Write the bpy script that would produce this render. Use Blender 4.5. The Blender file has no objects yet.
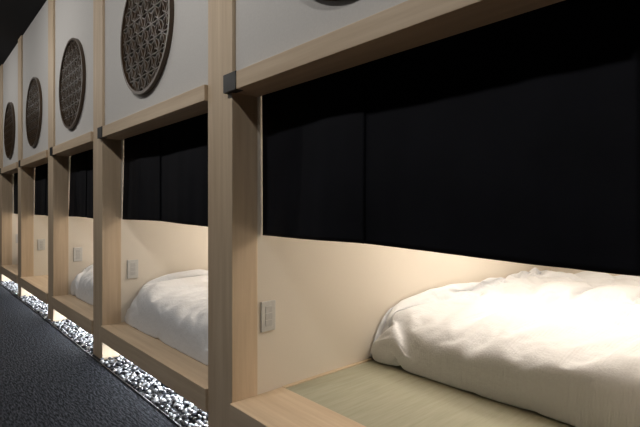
import bpy, bmesh, math, random, time
from mathutils import Vector, Matrix, noise

random.seed(4)
sc = bpy.context.scene
col = sc.collection
sc.view_settings.view_transform = 'Standard'

# ---------------------------------------------------------------- materials
def new_mat(name):
    m = bpy.data.materials.new(name); m.use_nodes = True
    nt = m.node_tree
    b = nt.nodes['Principled BSDF']
    return m, nt, b

def coords(nt, scale=(1,1,1)):
    tc = nt.nodes.new('ShaderNodeTexCoord')
    mp = nt.nodes.new('ShaderNodeMapping')
    mp.inputs['Scale'].default_value = scale
    nt.links.new(tc.outputs['Object'], mp.inputs['Vector'])
    return mp.outputs['Vector']

def ramp(nt, src, stops):
    r = nt.nodes.new('ShaderNodeValToRGB')
    el = r.color_ramp.elements
    el[0].position, el[0].color = stops[0][0], (*stops[0][1], 1)
    el[1].position, el[1].color = stops[-1][0], (*stops[-1][1], 1)
    for p, c in stops[1:-1]:
        e = el.new(p); e.color = (*c, 1)
    nt.links.new(src, r.inputs['Fac'])
    return r.outputs['Color']

def bump(nt, b, src, strength, dist=0.01):
    bp = nt.nodes.new('ShaderNodeBump')
    bp.inputs['Strength'].default_value = strength
    bp.inputs['Distance'].default_value = dist
    nt.links.new(src, bp.inputs['Height'])
    nt.links.new(bp.outputs['Normal'], b.inputs['Normal'])

def noise_tex(nt, vec, scale, detail=4, rough=0.55):
    n = nt.nodes.new('ShaderNodeTexNoise')
    n.inputs['Scale'].default_value = scale
    n.inputs['Detail'].default_value = detail
    n.inputs['Roughness'].default_value = rough
    nt.links.new(vec, n.inputs['Vector'])
    return n.outputs['Fac']

def wood(name, axis, c0=(0.57,0.435,0.295), c1=(0.73,0.59,0.43)):
    m, nt, b = new_mat(name)
    s = {'x':(0.7,14,14), 'y':(14,0.7,14), 'z':(14,14,0.7)}[axis]
    v = coords(nt, s)
    f = noise_tex(nt, v, 1.6, 7, 0.62)
    c = ramp(nt, f, [(0.3,c0),(0.52,tuple((a+bb)/2 for a,bb in zip(c0,c1))),(0.7,c1)])
    nt.links.new(c, b.inputs['Base Color'])
    b.inputs['Roughness'].default_value = 0.55
    v2 = coords(nt, tuple(k*4 for k in s))
    bump(nt, b, noise_tex(nt, v2, 3, 3), 0.12, 0.002)
    return m

WZ = wood('wood_vertical','z'); WX = wood('wood_long','x'); WY = wood('wood_deep','y')

def plain(name, c, rough=0.6, nscale=60, bstr=0.1, var=0.06, metal=0.0, dist=0.003):
    m, nt, b = new_mat(name)
    v = coords(nt)
    f = noise_tex(nt, v, nscale, 5)
    lo = tuple(k*(1-var) for k in c); hi = tuple(min(1,k*(1+var)) for k in c)
    nt.links.new(ramp(nt, f, [(0.3,lo),(0.7,hi)]), b.inputs['Base Color'])
    b.inputs['Roughness'].default_value = rough
    b.inputs['Metallic'].default_value = metal
    bump(nt, b, f, bstr, dist)
    return m

PLASTER = plain('white_plaster', (0.66,0.65,0.635), 0.85, 90, 0.15, 0.03)
CREAM = plain('cream_wallpaper', (0.77,0.71,0.62), 0.8, 220, 0.25, 0.03)
BLACKMETAL = plain('black_metal', (0.012,0.012,0.014), 0.45, 40, 0.05)
DARKCEIL = plain('dark_ceiling_paint', (0.012,0.012,0.014), 0.9, 30, 0.1)
DARKWALL = plain('dark_wall_paint', (0.03,0.03,0.034), 0.9, 30, 0.1)
BRONZE = plain('dark_lattice_wood', (0.070,0.042,0.021), 0.4, 80, 0.1, 0.25)
BACKING = plain('lattice_backing', (0.012,0.009,0.008), 0.8, 60, 0.1)
PLASTIC = plain('outlet_plastic', (0.62,0.62,0.60), 0.4, 60, 0.02)
PLASTIC2 = plain('outlet_insert_plastic', (0.54,0.54,0.53), 0.4, 60, 0.02)
# pebbles: mixed light/dark stones
PEB, nt, b = new_mat('river_pebble')
vo = nt.nodes.new('ShaderNodeTexVoronoi'); vo.inputs['Scale'].default_value=22
nt.links.new(coords(nt), vo.inputs['Vector'])
sp = nt.nodes.new('ShaderNodeSeparateColor'); nt.links.new(vo.outputs['Color'], sp.inputs['Color'])
nt.links.new(ramp(nt, sp.outputs[0], [(0.2,(0.045,0.047,0.055)),(0.6,(0.15,0.155,0.17)),(0.95,(0.48,0.49,0.51))]), b.inputs['Base Color'])
b.inputs['Roughness'].default_value=0.22
SOIL = plain('gravel_base', (0.010,0.010,0.012), 0.9, 60, 0.3)

# carpet: woven, fine cross ribs with soft dashes
CARPET, nt, b = new_mat('dark_woven_carpet')
f = noise_tex(nt, coords(nt, (16, 62, 9)), 1.4, 2, 0.5)
f2 = noise_tex(nt, coords(nt,(60,60,60)), 4, 3)
mx = nt.nodes.new('ShaderNodeMath'); mx.operation='MULTIPLY_ADD'; mx.inputs[1].default_value=2.5
nt.links.new(f, mx.inputs[0]); nt.links.new(f2, mx.inputs[2])
hf = nt.nodes.new('ShaderNodeMath'); hf.operation='MULTIPLY'; hf.inputs[1].default_value=1/3.5
nt.links.new(mx.outputs[0], hf.inputs[0])
nt.links.new(ramp(nt, hf.outputs[0], [(0.42,(0.004,0.005,0.008)),(0.60,(0.048,0.052,0.066))]), b.inputs['Base Color'])
b.inputs['Roughness'].default_value = 0.95
b.inputs['Specular IOR Level'].default_value = 0.2
bump(nt, b, hf.outputs[0], 0.6, 0.014)

# tatami
TATAMI, nt, b = new_mat('tatami_weave')
v = coords(nt, (1,1,1))
w = nt.nodes.new('ShaderNodeTexWave'); w.wave_type='BANDS'; w.bands_direction='Y'
w.inputs['Scale'].default_value = 60; w.inputs['Distortion'].default_value = 0.6
nt.links.new(v, w.inputs['Vector'])
f = noise_tex(nt, coords(nt,(30,2,2)), 2, 4)
mm = nt.nodes.new('ShaderNodeMath'); mm.operation='MULTIPLY_ADD'; mm.inputs[1].default_value=0.12
nt.links.new(w.outputs['Fac'], mm.inputs[0]); nt.links.new(f, mm.inputs[2])
nt.links.new(ramp(nt, mm.outputs[0], [(0.35,(0.36,0.355,0.255)),(0.85,(0.45,0.44,0.335))]), b.inputs['Base Color'])
b.inputs['Roughness'].default_value = 0.7
bump(nt, b, w.outputs['Fac'], 0.3, 0.002)

# white cotton
COTTON, nt, b = new_mat('white_cotton')
v = coords(nt, (1,1,1))
w = nt.nodes.new('ShaderNodeTexWave'); w.wave_type='BANDS'; w.bands_direction='X'
w.inputs['Scale'].default_value = 22; w.inputs['Distortion'].default_value = 1.5
w.inputs['Detail'].default_value = 1
nt.links.new(v, w.inputs['Vector'])
f = noise_tex(nt, v, 14, 6, 0.6)
mm = nt.nodes.new('ShaderNodeMath'); mm.operation='MULTIPLY_ADD'; mm.inputs[1].default_value=0.14
nt.links.new(w.outputs['Fac'], mm.inputs[0]); nt.links.new(f, mm.inputs[2])
b.inputs['Base Color'].default_value = (0.80,0.82,0.85,1)
b.inputs['Roughness'].default_value = 0.9
b.inputs['Sheen Weight'].default_value = 0.1
bump(nt, b, mm.outputs[0], 0.5, 0.013)

# black cloth
CLOTH, nt, b = new_mat('black_noren_cloth')
v = coords(nt, (1,1,1))
f = noise_tex(nt, v, 3.0, 5)
nt.links.new(ramp(nt, f, [(0.3,(0.003,0.0035,0.006)),(0.7,(0.007,0.0078,0.012))]), b.inputs['Base Color'])
b.inputs['Roughness'].default_value = 0.8
b.inputs['Specular IOR Level'].default_value = 0.15
bump(nt, b, noise_tex(nt, coords(nt,(1,1,1)), 350, 2), 0.2, 0.001)

def emis(name, c, s):
    m, nt, b = new_mat(name)
    b.inputs['Base Color'].default_value = (*c,1)
    b.inputs['Emission Color'].default_value = (*c,1)
    b.inputs['Emission Strength'].default_value = s
    return m
LAMPW = emis('warm_lamp_diffuser', (1.0,0.89,0.77), 2.5)
LAMPC = emis('cool_led_strip', (0.85,0.92,1.0), 24.0)

# ---------------------------------------------------------------- helpers
def empty(name, loc=(0,0,0)):
    o = bpy.data.objects.new(name, None); o.location = loc
    o.empty_display_size = 0.2; col.objects.link(o); return o

def adopt(o, parent):
    if parent:
        o.parent = parent
        o.matrix_parent_inverse = Matrix.Translation(parent.location).inverted()

def mesh_obj(name, verts, faces, mat, parent=None, smooth=False):
    me = bpy.data.meshes.new(name); me.from_pydata(verts, [], faces); me.update()
    o = bpy.data.objects.new(name, me); col.objects.link(o)
    if mat: me.materials.append(mat)
    if smooth:
        me.polygons.foreach_set('use_smooth', [True]*len(me.polygons))
    adopt(o, parent); return o

def box(name, x0,x1,y0,y1,z0,z1, mat, parent=None, bev=0.004):
    bm = bmesh.new(); bmesh.ops.create_cube(bm, size=1)
    for v in bm.verts:
        v.co = Vector(((x0+x1)/2+v.co.x*(x1-x0), (y0+y1)/2+v.co.y*(y1-y0), (z0+z1)/2+v.co.z*(z1-z0)))
    if bev:
        bmesh.ops.bevel(bm, geom=bm.edges[:], offset=bev, segments=2, affect='EDGES', profile=0.7)
    me = bpy.data.meshes.new(name); bm.to_mesh(me); bm.free()
    if mat: me.materials.append(mat)
    o = bpy.data.objects.new(name, me); col.objects.link(o)
    adopt(o, parent); return o

# ---------------------------------------------------------------- dimensions
FY = 1.20          # facade plane
PW = 0.245         # post width
PD = 0.15          # post depth
SILL = 0.26; SILLB = 0.135
HB, HT = 1.79, 1.875
CEIL = 3.62
BACK = 5.0
XR, XL = 3.4, -13.6
posts = [1.74, -0.25, -2.232, -4.25, -5.93, -7.80, -9.55, -11.4, -13.2]   # left x of each post

# ---------------------------------------------------------------- room shell
box('floor', XL, XR, -2.2, 1.14, -0.1, 0.0, CARPET, bev=0)
box('ceiling', XL, XR, -2.2, BACK+0.1, CEIL, CEIL+0.1, DARKCEIL, bev=0)
box('wall_front', XL, XR, -2.3, -2.2, -0.1, CEIL, DARKWALL, bev=0)
box('wall_left', XL-0.1, XL, -2.3, BACK+0.1, -0.1, CEIL, DARKWALL, bev=0)
box('wall_right', XR, XR+0.1, -2.3, BACK+0.1, -0.1, CEIL, DARKWALL, bev=0)
box('wall_back', XL, XR, BACK, BACK+0.1, -0.1, CEIL, CREAM, bev=0)

# ---------------------------------------------------------------- duvet: cloth simulated once, frozen to a mesh
# local frame: x 0..1.737 between the partitions, y 0 = front edge, z 0 = platform
DW, DL = 1.737, 2.5
def simulate_duvet():
    t0=time.time()
    cols=[]
    def coll(*a):
        o=box('tmp_collider',*a,None,None,0.0)
        o.modifiers.new('c','COLLISION'); o.collision.thickness_outer=0.012; o.collision.cloth_friction=8
        cols.append(o); return o
    coll(-0.5,DW+0.5,-1,DL+0.5,-0.2,0.0)
    coll(-0.5,0.0,-1,DL+0.5,0.0,1.5)
    coll(DW,DW+0.5,-1,DL+0.5,0.0,1.5)
    coll(-0.5,DW+0.5,DL,DL+0.5,0.0,1.5)
    coll(0.02,DW-0.02,0.10,DL-0.02,0.0,0.20)
    # quilt: closed shell of nz side rows
    nx,ny,nz=60,88,4; x0,x1=0.02,DW-0.02; y0,y1=-0.07,DL-0.04; zb,zt=0.225,0.345
    idx={};V=[];F=[]
    def vid(i,j,k):
        key=(i,j,k)
        if key not in idx:
            x=x0+(x1-x0)*i/nx; y=y0+(y1-y0)*j/ny; z=zb+(zt-zb)*k/nz
            z+=0.02*noise.noise(Vector((x*3,y*3,1.7)))+0.010*noise.noise(Vector((x*8,y*8,5+k)))
            y+=0.03*noise.noise(Vector((x*3,y*3,9+z)))
            idx[key]=len(V); V.append((x,y,z))
        return idx[key]
    for j in range(ny):
        for i in range(nx):
            F.append((vid(i,j,0),vid(i,j+1,0),vid(i+1,j+1,0),vid(i+1,j,0)))
            F.append((vid(i,j,nz),vid(i+1,j,nz),vid(i+1,j+1,nz),vid(i,j+1,nz)))
    for k in range(nz):
        for i in range(nx):
            F.append((vid(i,0,k),vid(i+1,0,k),vid(i+1,0,k+1),vid(i,0,k+1)))
            F.append((vid(i+1,ny,k),vid(i,ny,k),vid(i,ny,k+1),vid(i+1,ny,k+1)))
        for j in range(ny):
            F.append((vid(0,j+1,k),vid(0,j,k),vid(0,j,k+1),vid(0,j+1,k+1)))
            F.append((vid(nx,j,k),vid(nx,j+1,k),vid(nx,j+1,k+1),vid(nx,j,k+1)))
    o=mesh_obj('tmp_quilt',V,F,None)
    md=o.modifiers.new('cloth','CLOTH'); cs=md.settings
    cs.quality=6; cs.mass=0.3; cs.air_damping=2
    cs.tension_stiffness=15; cs.compression_stiffness=12; cs.shear_stiffness=4; cs.bending_stiffness=0.06
    cs.tension_damping=8; cs.compression_damping=8; cs.shear_damping=8; cs.bending_damping=1
    cs.use_pressure=True; cs.uniform_pressure_force=0.9
    cs.shrink_min=-0.14; cs.shrink_max=-0.14
    md.collision_settings.distance_min=0.012; md.collision_settings.collision_quality=3
    md.collision_settings.use_self_collision=False
    END=34
    md.point_cache.frame_start=1; md.point_cache.frame_end=END
    sc.frame_start=1; sc.frame_end=END
    for f in range(1,END+1):
        sc.frame_set(f)
    dg=bpy.context.evaluated_depsgraph_get()
    me=bpy.data.meshes.new_from_object(o.evaluated_get(dg))
    res=([v.co.copy() for v in me.vertices],[tuple(p.vertices) for p in me.polygons])
    for q in cols+[o]: bpy.data.objects.remove(q,do_unlink=True)
    sc.frame_set(1)
    return res
SIMV,SIMF=simulate_duvet()
for v in SIMV:      # keep every cloth vertex between the partitions
    v.x=min(DW-0.004,max(0.004,v.x)); v.y=min(DL-0.01,max(-0.35,v.y)); v.z=min(0.52,max(0.0,v.z))
YMIN=min(v.y for v in SIMV)
# fuller, more upright front and sides (a thick quilt, not a pillow)
def steep(d,w,p): 
    return w*(max(0,d)/w)**p if d<w else d
for v in SIMV:
    fx=v.y-YMIN
    fr=max(0,1-fx/0.7)                       # 1 at the front edge
    dx=min(v.x,DW-v.x); sd=max(0,1-dx/0.40)  # 1 at the sides
    k=max(fr**0.5,0.75*sd)
    if v.z>0:
        v.z=0.42*(v.z/0.42)**(1-0.42*k)
        zc=0.085*k                           # seat the lower layer on the mat
        v.z=max(0.0,(v.z-zc)*0.42/(0.42-zc))
    v.y=YMIN+steep(fx,0.60,2.1)
    if v.x<DW/2: v.x=steep(v.x,0.30,1.8)
    else: v.x=DW-steep(DW-v.x,0.30,1.8)
    v.x=min(DW-0.008,max(0.008,v.x))
    if v.z>0: v.z*=1.12+0.08*min(1,max(0,v.y-YMIN-0.05)/1.5)

# ---------------------------------------------------------------- pieces
def ring(cx, cz, y0, y1, r0, r1, n=72):
    V=[];F=[]
    for i in range(n):
        a=2*math.pi*i/n; c,s=math.cos(a),math.sin(a)
        V += [(cx+c*r0,y0,cz+s*r0),(cx+c*r1,y0,cz+s*r1),(cx+c*r1,y1,cz+s*r1),(cx+c*r0,y1,cz+s*r0)]
    for i in range(n):
        a=4*i;b=4*((i+1)%n)
        for k in range(4):
            F.append((a+k,a+(k+1)%4,b+(k+1)%4,b+k))
    return V,F

def medallion(cx, cz, R, yf):
    p = empty('lattice_medallion',(cx,yf,cz))
    V,F = ring(cx,cz,yf-0.030,yf-0.001,R-0.020,R)
    mesh_obj('rim',V,F,BRONZE,p)
    n=72; V=[(cx+(R-.015)*math.cos(2*math.pi*i/n), yf-0.004, cz+(R-.015)*math.sin(2*math.pi*i/n)) for i in range(n)]
    mesh_obj('backing',V,[tuple(range(n))],BACKING,p)
    V=[];F=[]
    Ri=R-0.018
    def bar(ax,az,bx,bz,w,y0,y1):
        dx,dz=bx-ax,bz-az
        A=dx*dx+dz*dz; B=2*(ax*dx+az*dz); C=ax*ax+az*az-Ri*Ri
        D=B*B-4*A*C
        if D<=0: return
        t0=max(0,(-B-math.sqrt(D))/(2*A)); t1=min(1,(-B+math.sqrt(D))/(2*A))
        if t1-t0<1e-3: return
        px,pz=ax+dx*t0,az+dz*t0; qx,qz=ax+dx*t1,az+dz*t1
        L=math.sqrt(A); nx,nz=-dz/L*w/2,dx/L*w/2
        k=len(V)
        for (x,z) in ((px+nx,pz+nz),(px-nx,pz-nz),(qx-nx,qz-nz),(qx+nx,qz+nz)):
            V.append((cx+x,y0,cz+z)); V.append((cx+x,y1,cz+z))
        F.extend([(k,k+2,k+4,k+6),(k,k+1,k+3,k+2),(k+2,k+3,k+5,k+4),(k+4,k+5,k+7,k+6),(k+6,k+7,k+1,k)])
    s=0.118; h=s*math.sqrt(3)/2
    N=int(R/s)+3
    for j in range(-N,N+1):
        for i in range(-N,N+1):
            x=i*s+(j%2)*s/2; z=j*h
            a=(x,z); b=(x+s,z); c=(x+s/2,z+h); d=(x+s/2,z-h)
            for q in (b,c,d):
                bar(*a,*q,0.0065,yf-0.020,yf-0.004)
            g1=((a[0]+b[0]+c[0])/3,(a[1]+b[1]+c[1])/3)
            g2=((a[0]+b[0]+d[0])/3,(a[1]+b[1]+d[1])/3)
            for q in (a,b,c): bar(*q,*g1,0.0055,yf-0.017,yf-0.004)
            for q in (a,b,d): bar(*q,*g2,0.0055,yf-0.017,yf-0.004)
    mesh_obj('asanoha_lattice',V,F,BRONZE,p)

def noren(x0,x1,zl,zr,y,seed):
    p = empty('noren_curtain',((x0+x1)/2,y,HB))
    split = x0+(x1-x0)*0.40
    def panel(nm,a,b,off):
        nx,nz=60,40; V=[];F=[]
        for j in range(nz+1):
            t=j/nz
            for i in range(nx+1):
                s=i/nx; x=a+(b-a)*s
                zb=zl+(zr-zl)*max(0,(x-split)/(x1-split))
                z=1.865-(1.865-zb)*t
                amp=0.003+0.015*t
                yy=y+off-0.012*t+amp*(noise.noise(Vector((x*2.3,t*0.8,seed)))*1.2+0.4*math.sin(x*7+seed+1.2*t)+0.45*noise.noise(Vector((x*9,t,seed))))
                z+=0.003*noise.noise(Vector((x*2.2,seed*3,1)))*t
                x2=min(x1-0.001,max(x0+0.001,x+0.005*t*noise.noise(Vector((s*3,t*2,seed+9)))))
                V.append((x2,yy,z))
        for j in range(nz):
            for i in range(nx):
                k=j*(nx+1)+i; F.append((k,k+1,k+nx+2,k+nx+1))
        o=mesh_obj(nm,V,F,CLOTH,p,True)
        md=o.modifiers.new('thick','SOLIDIFY'); md.thickness=0.003
    panel('cloth_panel_1',x0+0.002,split+0.03,0.0)
    panel('cloth_panel_2',split-0.03,x1-0.002,0.008)
    bm=bmesh.new()
    bmesh.ops.create_cone(bm,cap_ends=True,segments=16,radius1=0.010,radius2=0.010,depth=x1-x0,
        matrix=Matrix.Translation(((x0+x1)/2,y+0.035,1.85))@Matrix.Rotation(math.pi/2,4,'Y'))
    me=bpy.data.meshes.new('rod'); bm.to_mesh(me); bm.free(); me.materials.append(BLACKMETAL)
    o=bpy.data.objects.new('curtain_rod',me); col.objects.link(o); adopt(o,p)

def futon(x0,x1,y0,seed,levels,zs):
    """y0 = world y of the duvet's front-most point"""
    yo=y0-YMIN
    YB=BACK-0.04
    p=empty('futon_bed',((x0+x1)/2,y0,SILL))
    zb=SILL+0.003
    box('mattress',x0+0.04,x1-0.04,yo+0.14,min(yo+DL-0.03,YB-0.03),zb,zb+0.16,COTTON,p,0.03)
    sx=(x1-x0)/DW; mir=(seed==1)
    sy=min(1.0,(YB-(yo+0.6+YMIN))/(DL-0.6-YMIN))   # shorten the hidden tail if the pod is shallower
    V=[]
    for v in SIMV:
        x=v.x*sx
        if mir: x=(x1-x0)-x
        yl=v.y-YMIN
        if yl>0.6: yl=0.6+(yl-0.6)*sy
        V.append((x0+x, y0+yl, zb+max(0.0,v.z)*zs))
    F=[tuple(reversed(f)) for f in SIMF] if mir else SIMF
    o=mesh_obj('duvet',V,F,COTTON,p,True)
    sm=o.modifiers.new('sub','SUBSURF'); sm.levels=levels; sm.render_levels=levels

def outlet(x,y,z):
    p=empty('wall_outlet',(x,y,z))
    box('plate',x,x+0.010,y-0.045,y+0.045,z-0.078,z+0.078,PLASTIC,p,0.004)
    for k in (-1,0,1):
        box('socket_%d'%(k+2),x+0.0095,x+0.012,y-0.020,y+0.020,z+k*0.036-0.016,z+k*0.036+0.016,PLASTIC2,p,0.001)

def area(name,loc,rot,sx,sy,power,c,parent=None):
    L=bpy.data.lights.new(name,'AREA'); L.shape='RECTANGLE'; L.size=sx; L.size_y=sy
    L.energy=power; L.color=c
    o=bpy.data.objects.new(name,L); o.location=loc; o.rotation_euler=rot; col.objects.link(o)
    adopt(o,parent); return o

# ---------------------------------------------------------------- bays
WARM=(1.0,0.89,0.77)
bed_front={0:2.18,1:2.18,2:1.36,3:1.36,4:2.18,5:1.42,6:2.18,7:1.42}
for i in range(len(posts)-1):
    xr=posts[i]
    pl=posts[i+1]
    xl=pl+PW
    p=empty('sleeping_pod',((xl+xr)/2,FY,0))
    box('post',pl,xl,FY,FY+PD,-0.028,CEIL,WZ,p,0.004)
    box('partition',pl+0.004,xl-0.004,FY+PD-0.002,BACK,0.0,CEIL,CREAM,p,0)
    box('header_beam',xl-0.04,xr-0.002,FY-0.02,FY+PD,HB,HT,WX,p,0.003)
    box('header_bracket',xl-0.044,xl+0.070,FY-0.025,FY+0.02,HB-0.002,HT+0.002,BLACKMETAL,p,0.002)
    box('upper_panel',xl,xr,FY+0.02,FY+0.09,HT,CEIL,PLASTER,p,0)
    box('sill_board',xl,xr,FY-0.015,FY+0.31,SILLB,SILL,WX,p,0.004)
    box('bed_platform',xl,xr,FY+0.31,BACK,SILLB+0.02,SILL-0.004,TATAMI,p,0)
    box('side_batten',xl-0.003,xl+0.022,FY+0.31,BACK,SILL-0.01,SILL+0.002,WY,p,0.002)
    box('pod_ceiling',xl,xr,FY+0.09,BACK,1.93,1.97,CREAM,p,0)
    box('kick_board',xl,xr,FY+0.48,FY+0.50,-0.028,SILLB+0.02,DARKWALL,p,0)
    medx=(xl+xr)/2 if i!=1 else -1.16
    medallion(medx,2.425,0.432,FY+0.02)
    noren(xl,xr,1.078 if i<=1 else 1.125,1.045 if i<=1 else 1.10,FY+PD+0.025,i*1.7+0.4)
    if i<=6:
        futon(xl,xr,bed_front[i],{1:0,2:1,3:0}.get(i,i%2),{1:2,2:2}.get(i,1),1.0 if i<2 else 1.06)
    outlet(xl-0.004,FY+PD+0.066+(0 if i<2 else 0.03),0.655 if i<2 else 0.70)
    lp=empty('pod_ceiling_lamp',((xl+xr)/2,3.1,1.9))
    cx=(xl+xr)/2
    box('housing',cx-0.60,cx+0.60,2.35,3.85,1.895,1.93,PLASTIC,lp,0.006)
    box('diffuser',cx-0.57,cx+0.57,2.38,3.82,1.885,1.897,LAMPW,lp,0.003)
    area('lamp_light',(cx,3.1,1.878),(0,0,0),1.10,1.40,15.5,WARM,lp)
    ls=empty('under_sill_led_strip',((xl+xr)/2,FY+0.2,SILLB))
    box('led_bar',xl+0.05,xr-0.05,FY+0.36,FY+0.38,SILLB-0.010,SILLB+0.015,LAMPC,ls,0.002)
    area('led_light',((xl+xr)/2,FY+0.35,SILLB-0.005),(math.radians(-25),0,0),xr-xl-0.1,0.02,23.0,(0.88,0.94,1.0),ls)

# ---------------------------------------------------------------- pebbles
box('gravel_trough',XL,XR,1.15,1.68,-0.1,-0.032,SOIL,bev=0)
bm=bmesh.new(); bmesh.ops.create_icosphere(bm,subdivisions=2,radius=1)
bv=[v.co.copy() for v in bm.verts]; bf=[[v.index for v in f.verts] for f in bm.faces]; bm.free()
V=[];F=[]
x=-11.5
def inpost(px,py):
    return py>FY-0.03 and py<FY+PD+0.03 and any(q-0.03<px<q+PW+0.03 for q in posts)
while x<0.4:
    y=1.175
    while y<1.66:
        px=x+random.uniform(-.014,.014); py=y+random.uniform(-.012,.012)
        if not inpost(px,py):
            rx,ry,rz=random.uniform(.016,.028),random.uniform(.013,.020),random.uniform(.009,.016)
            M=Matrix.Rotation(random.uniform(0,6.28),3,'Z')@Matrix.Rotation(random.uniform(-.5,.5),3,'X')
            pz=-0.018+random.uniform(0,.022)
            k=len(V)
            for q in bv:
                w=M@Vector((q.x*rx,q.y*ry,q.z*rz)); V.append((px+w.x,py+w.y,max(-0.031,pz+w.z)))
            F.extend([tuple(k+a for a in f) for f in bf])
        y+=0.036
    x+=0.040
mesh_obj('pebble_bed',V,F,PEB,None,True)
box('trim_1',XL,XR,1.14,1.150,-0.03,0.004,BLACKMETAL,bev=0.001)

# ---------------------------------------------------------------- corridor lights
for k,(lx,pw) in enumerate(((0.6,34),(-2.4,34),(-5.4,32),(-8.4,25),(-11.4,18))):
    p=empty('ceiling_downlight',(lx,-0.5,CEIL))
    bm=bmesh.new()
    bmesh.ops.create_cone(bm,cap_ends=True,segments=32,radius1=0.07,radius2=0.09,depth=0.10,matrix=Matrix.Translation((lx,-0.5,CEIL-0.05)))
    me=bpy.data.meshes.new('can'); bm.to_mesh(me); bm.free(); me.materials.append(BLACKMETAL)
    o=bpy.data.objects.new('can',me); col.objects.link(o); adopt(o,p)
    area('downlight',(lx,-0.5,CEIL-0.11),(math.radians(38),0,0),0.14,0.14,pw,(1.0,0.95,0.89),p)

w=bpy.data.worlds.new('World'); sc.world=w; w.use_nodes=True
w.node_tree.nodes['Background'].inputs[0].default_value=(0.5,0.6,0.8,1)
w.node_tree.nodes['Background'].inputs[1].default_value=0.02

# ---------------------------------------------------------------- camera
cam=bpy.data.cameras.new('camera'); co=bpy.data.objects.new('camera',cam); col.objects.link(co)
cam.sensor_width=36; cam.lens=463/640*36; cam.shift_y=-5.5/640
co.location=(0,0,1.22)
yaw=math.atan2(415,463)   # angle between view axis and -X
co.rotation_euler=(math.pi/2,0,math.pi/2-yaw)
cam.clip_start=0.02
sc.camera=co
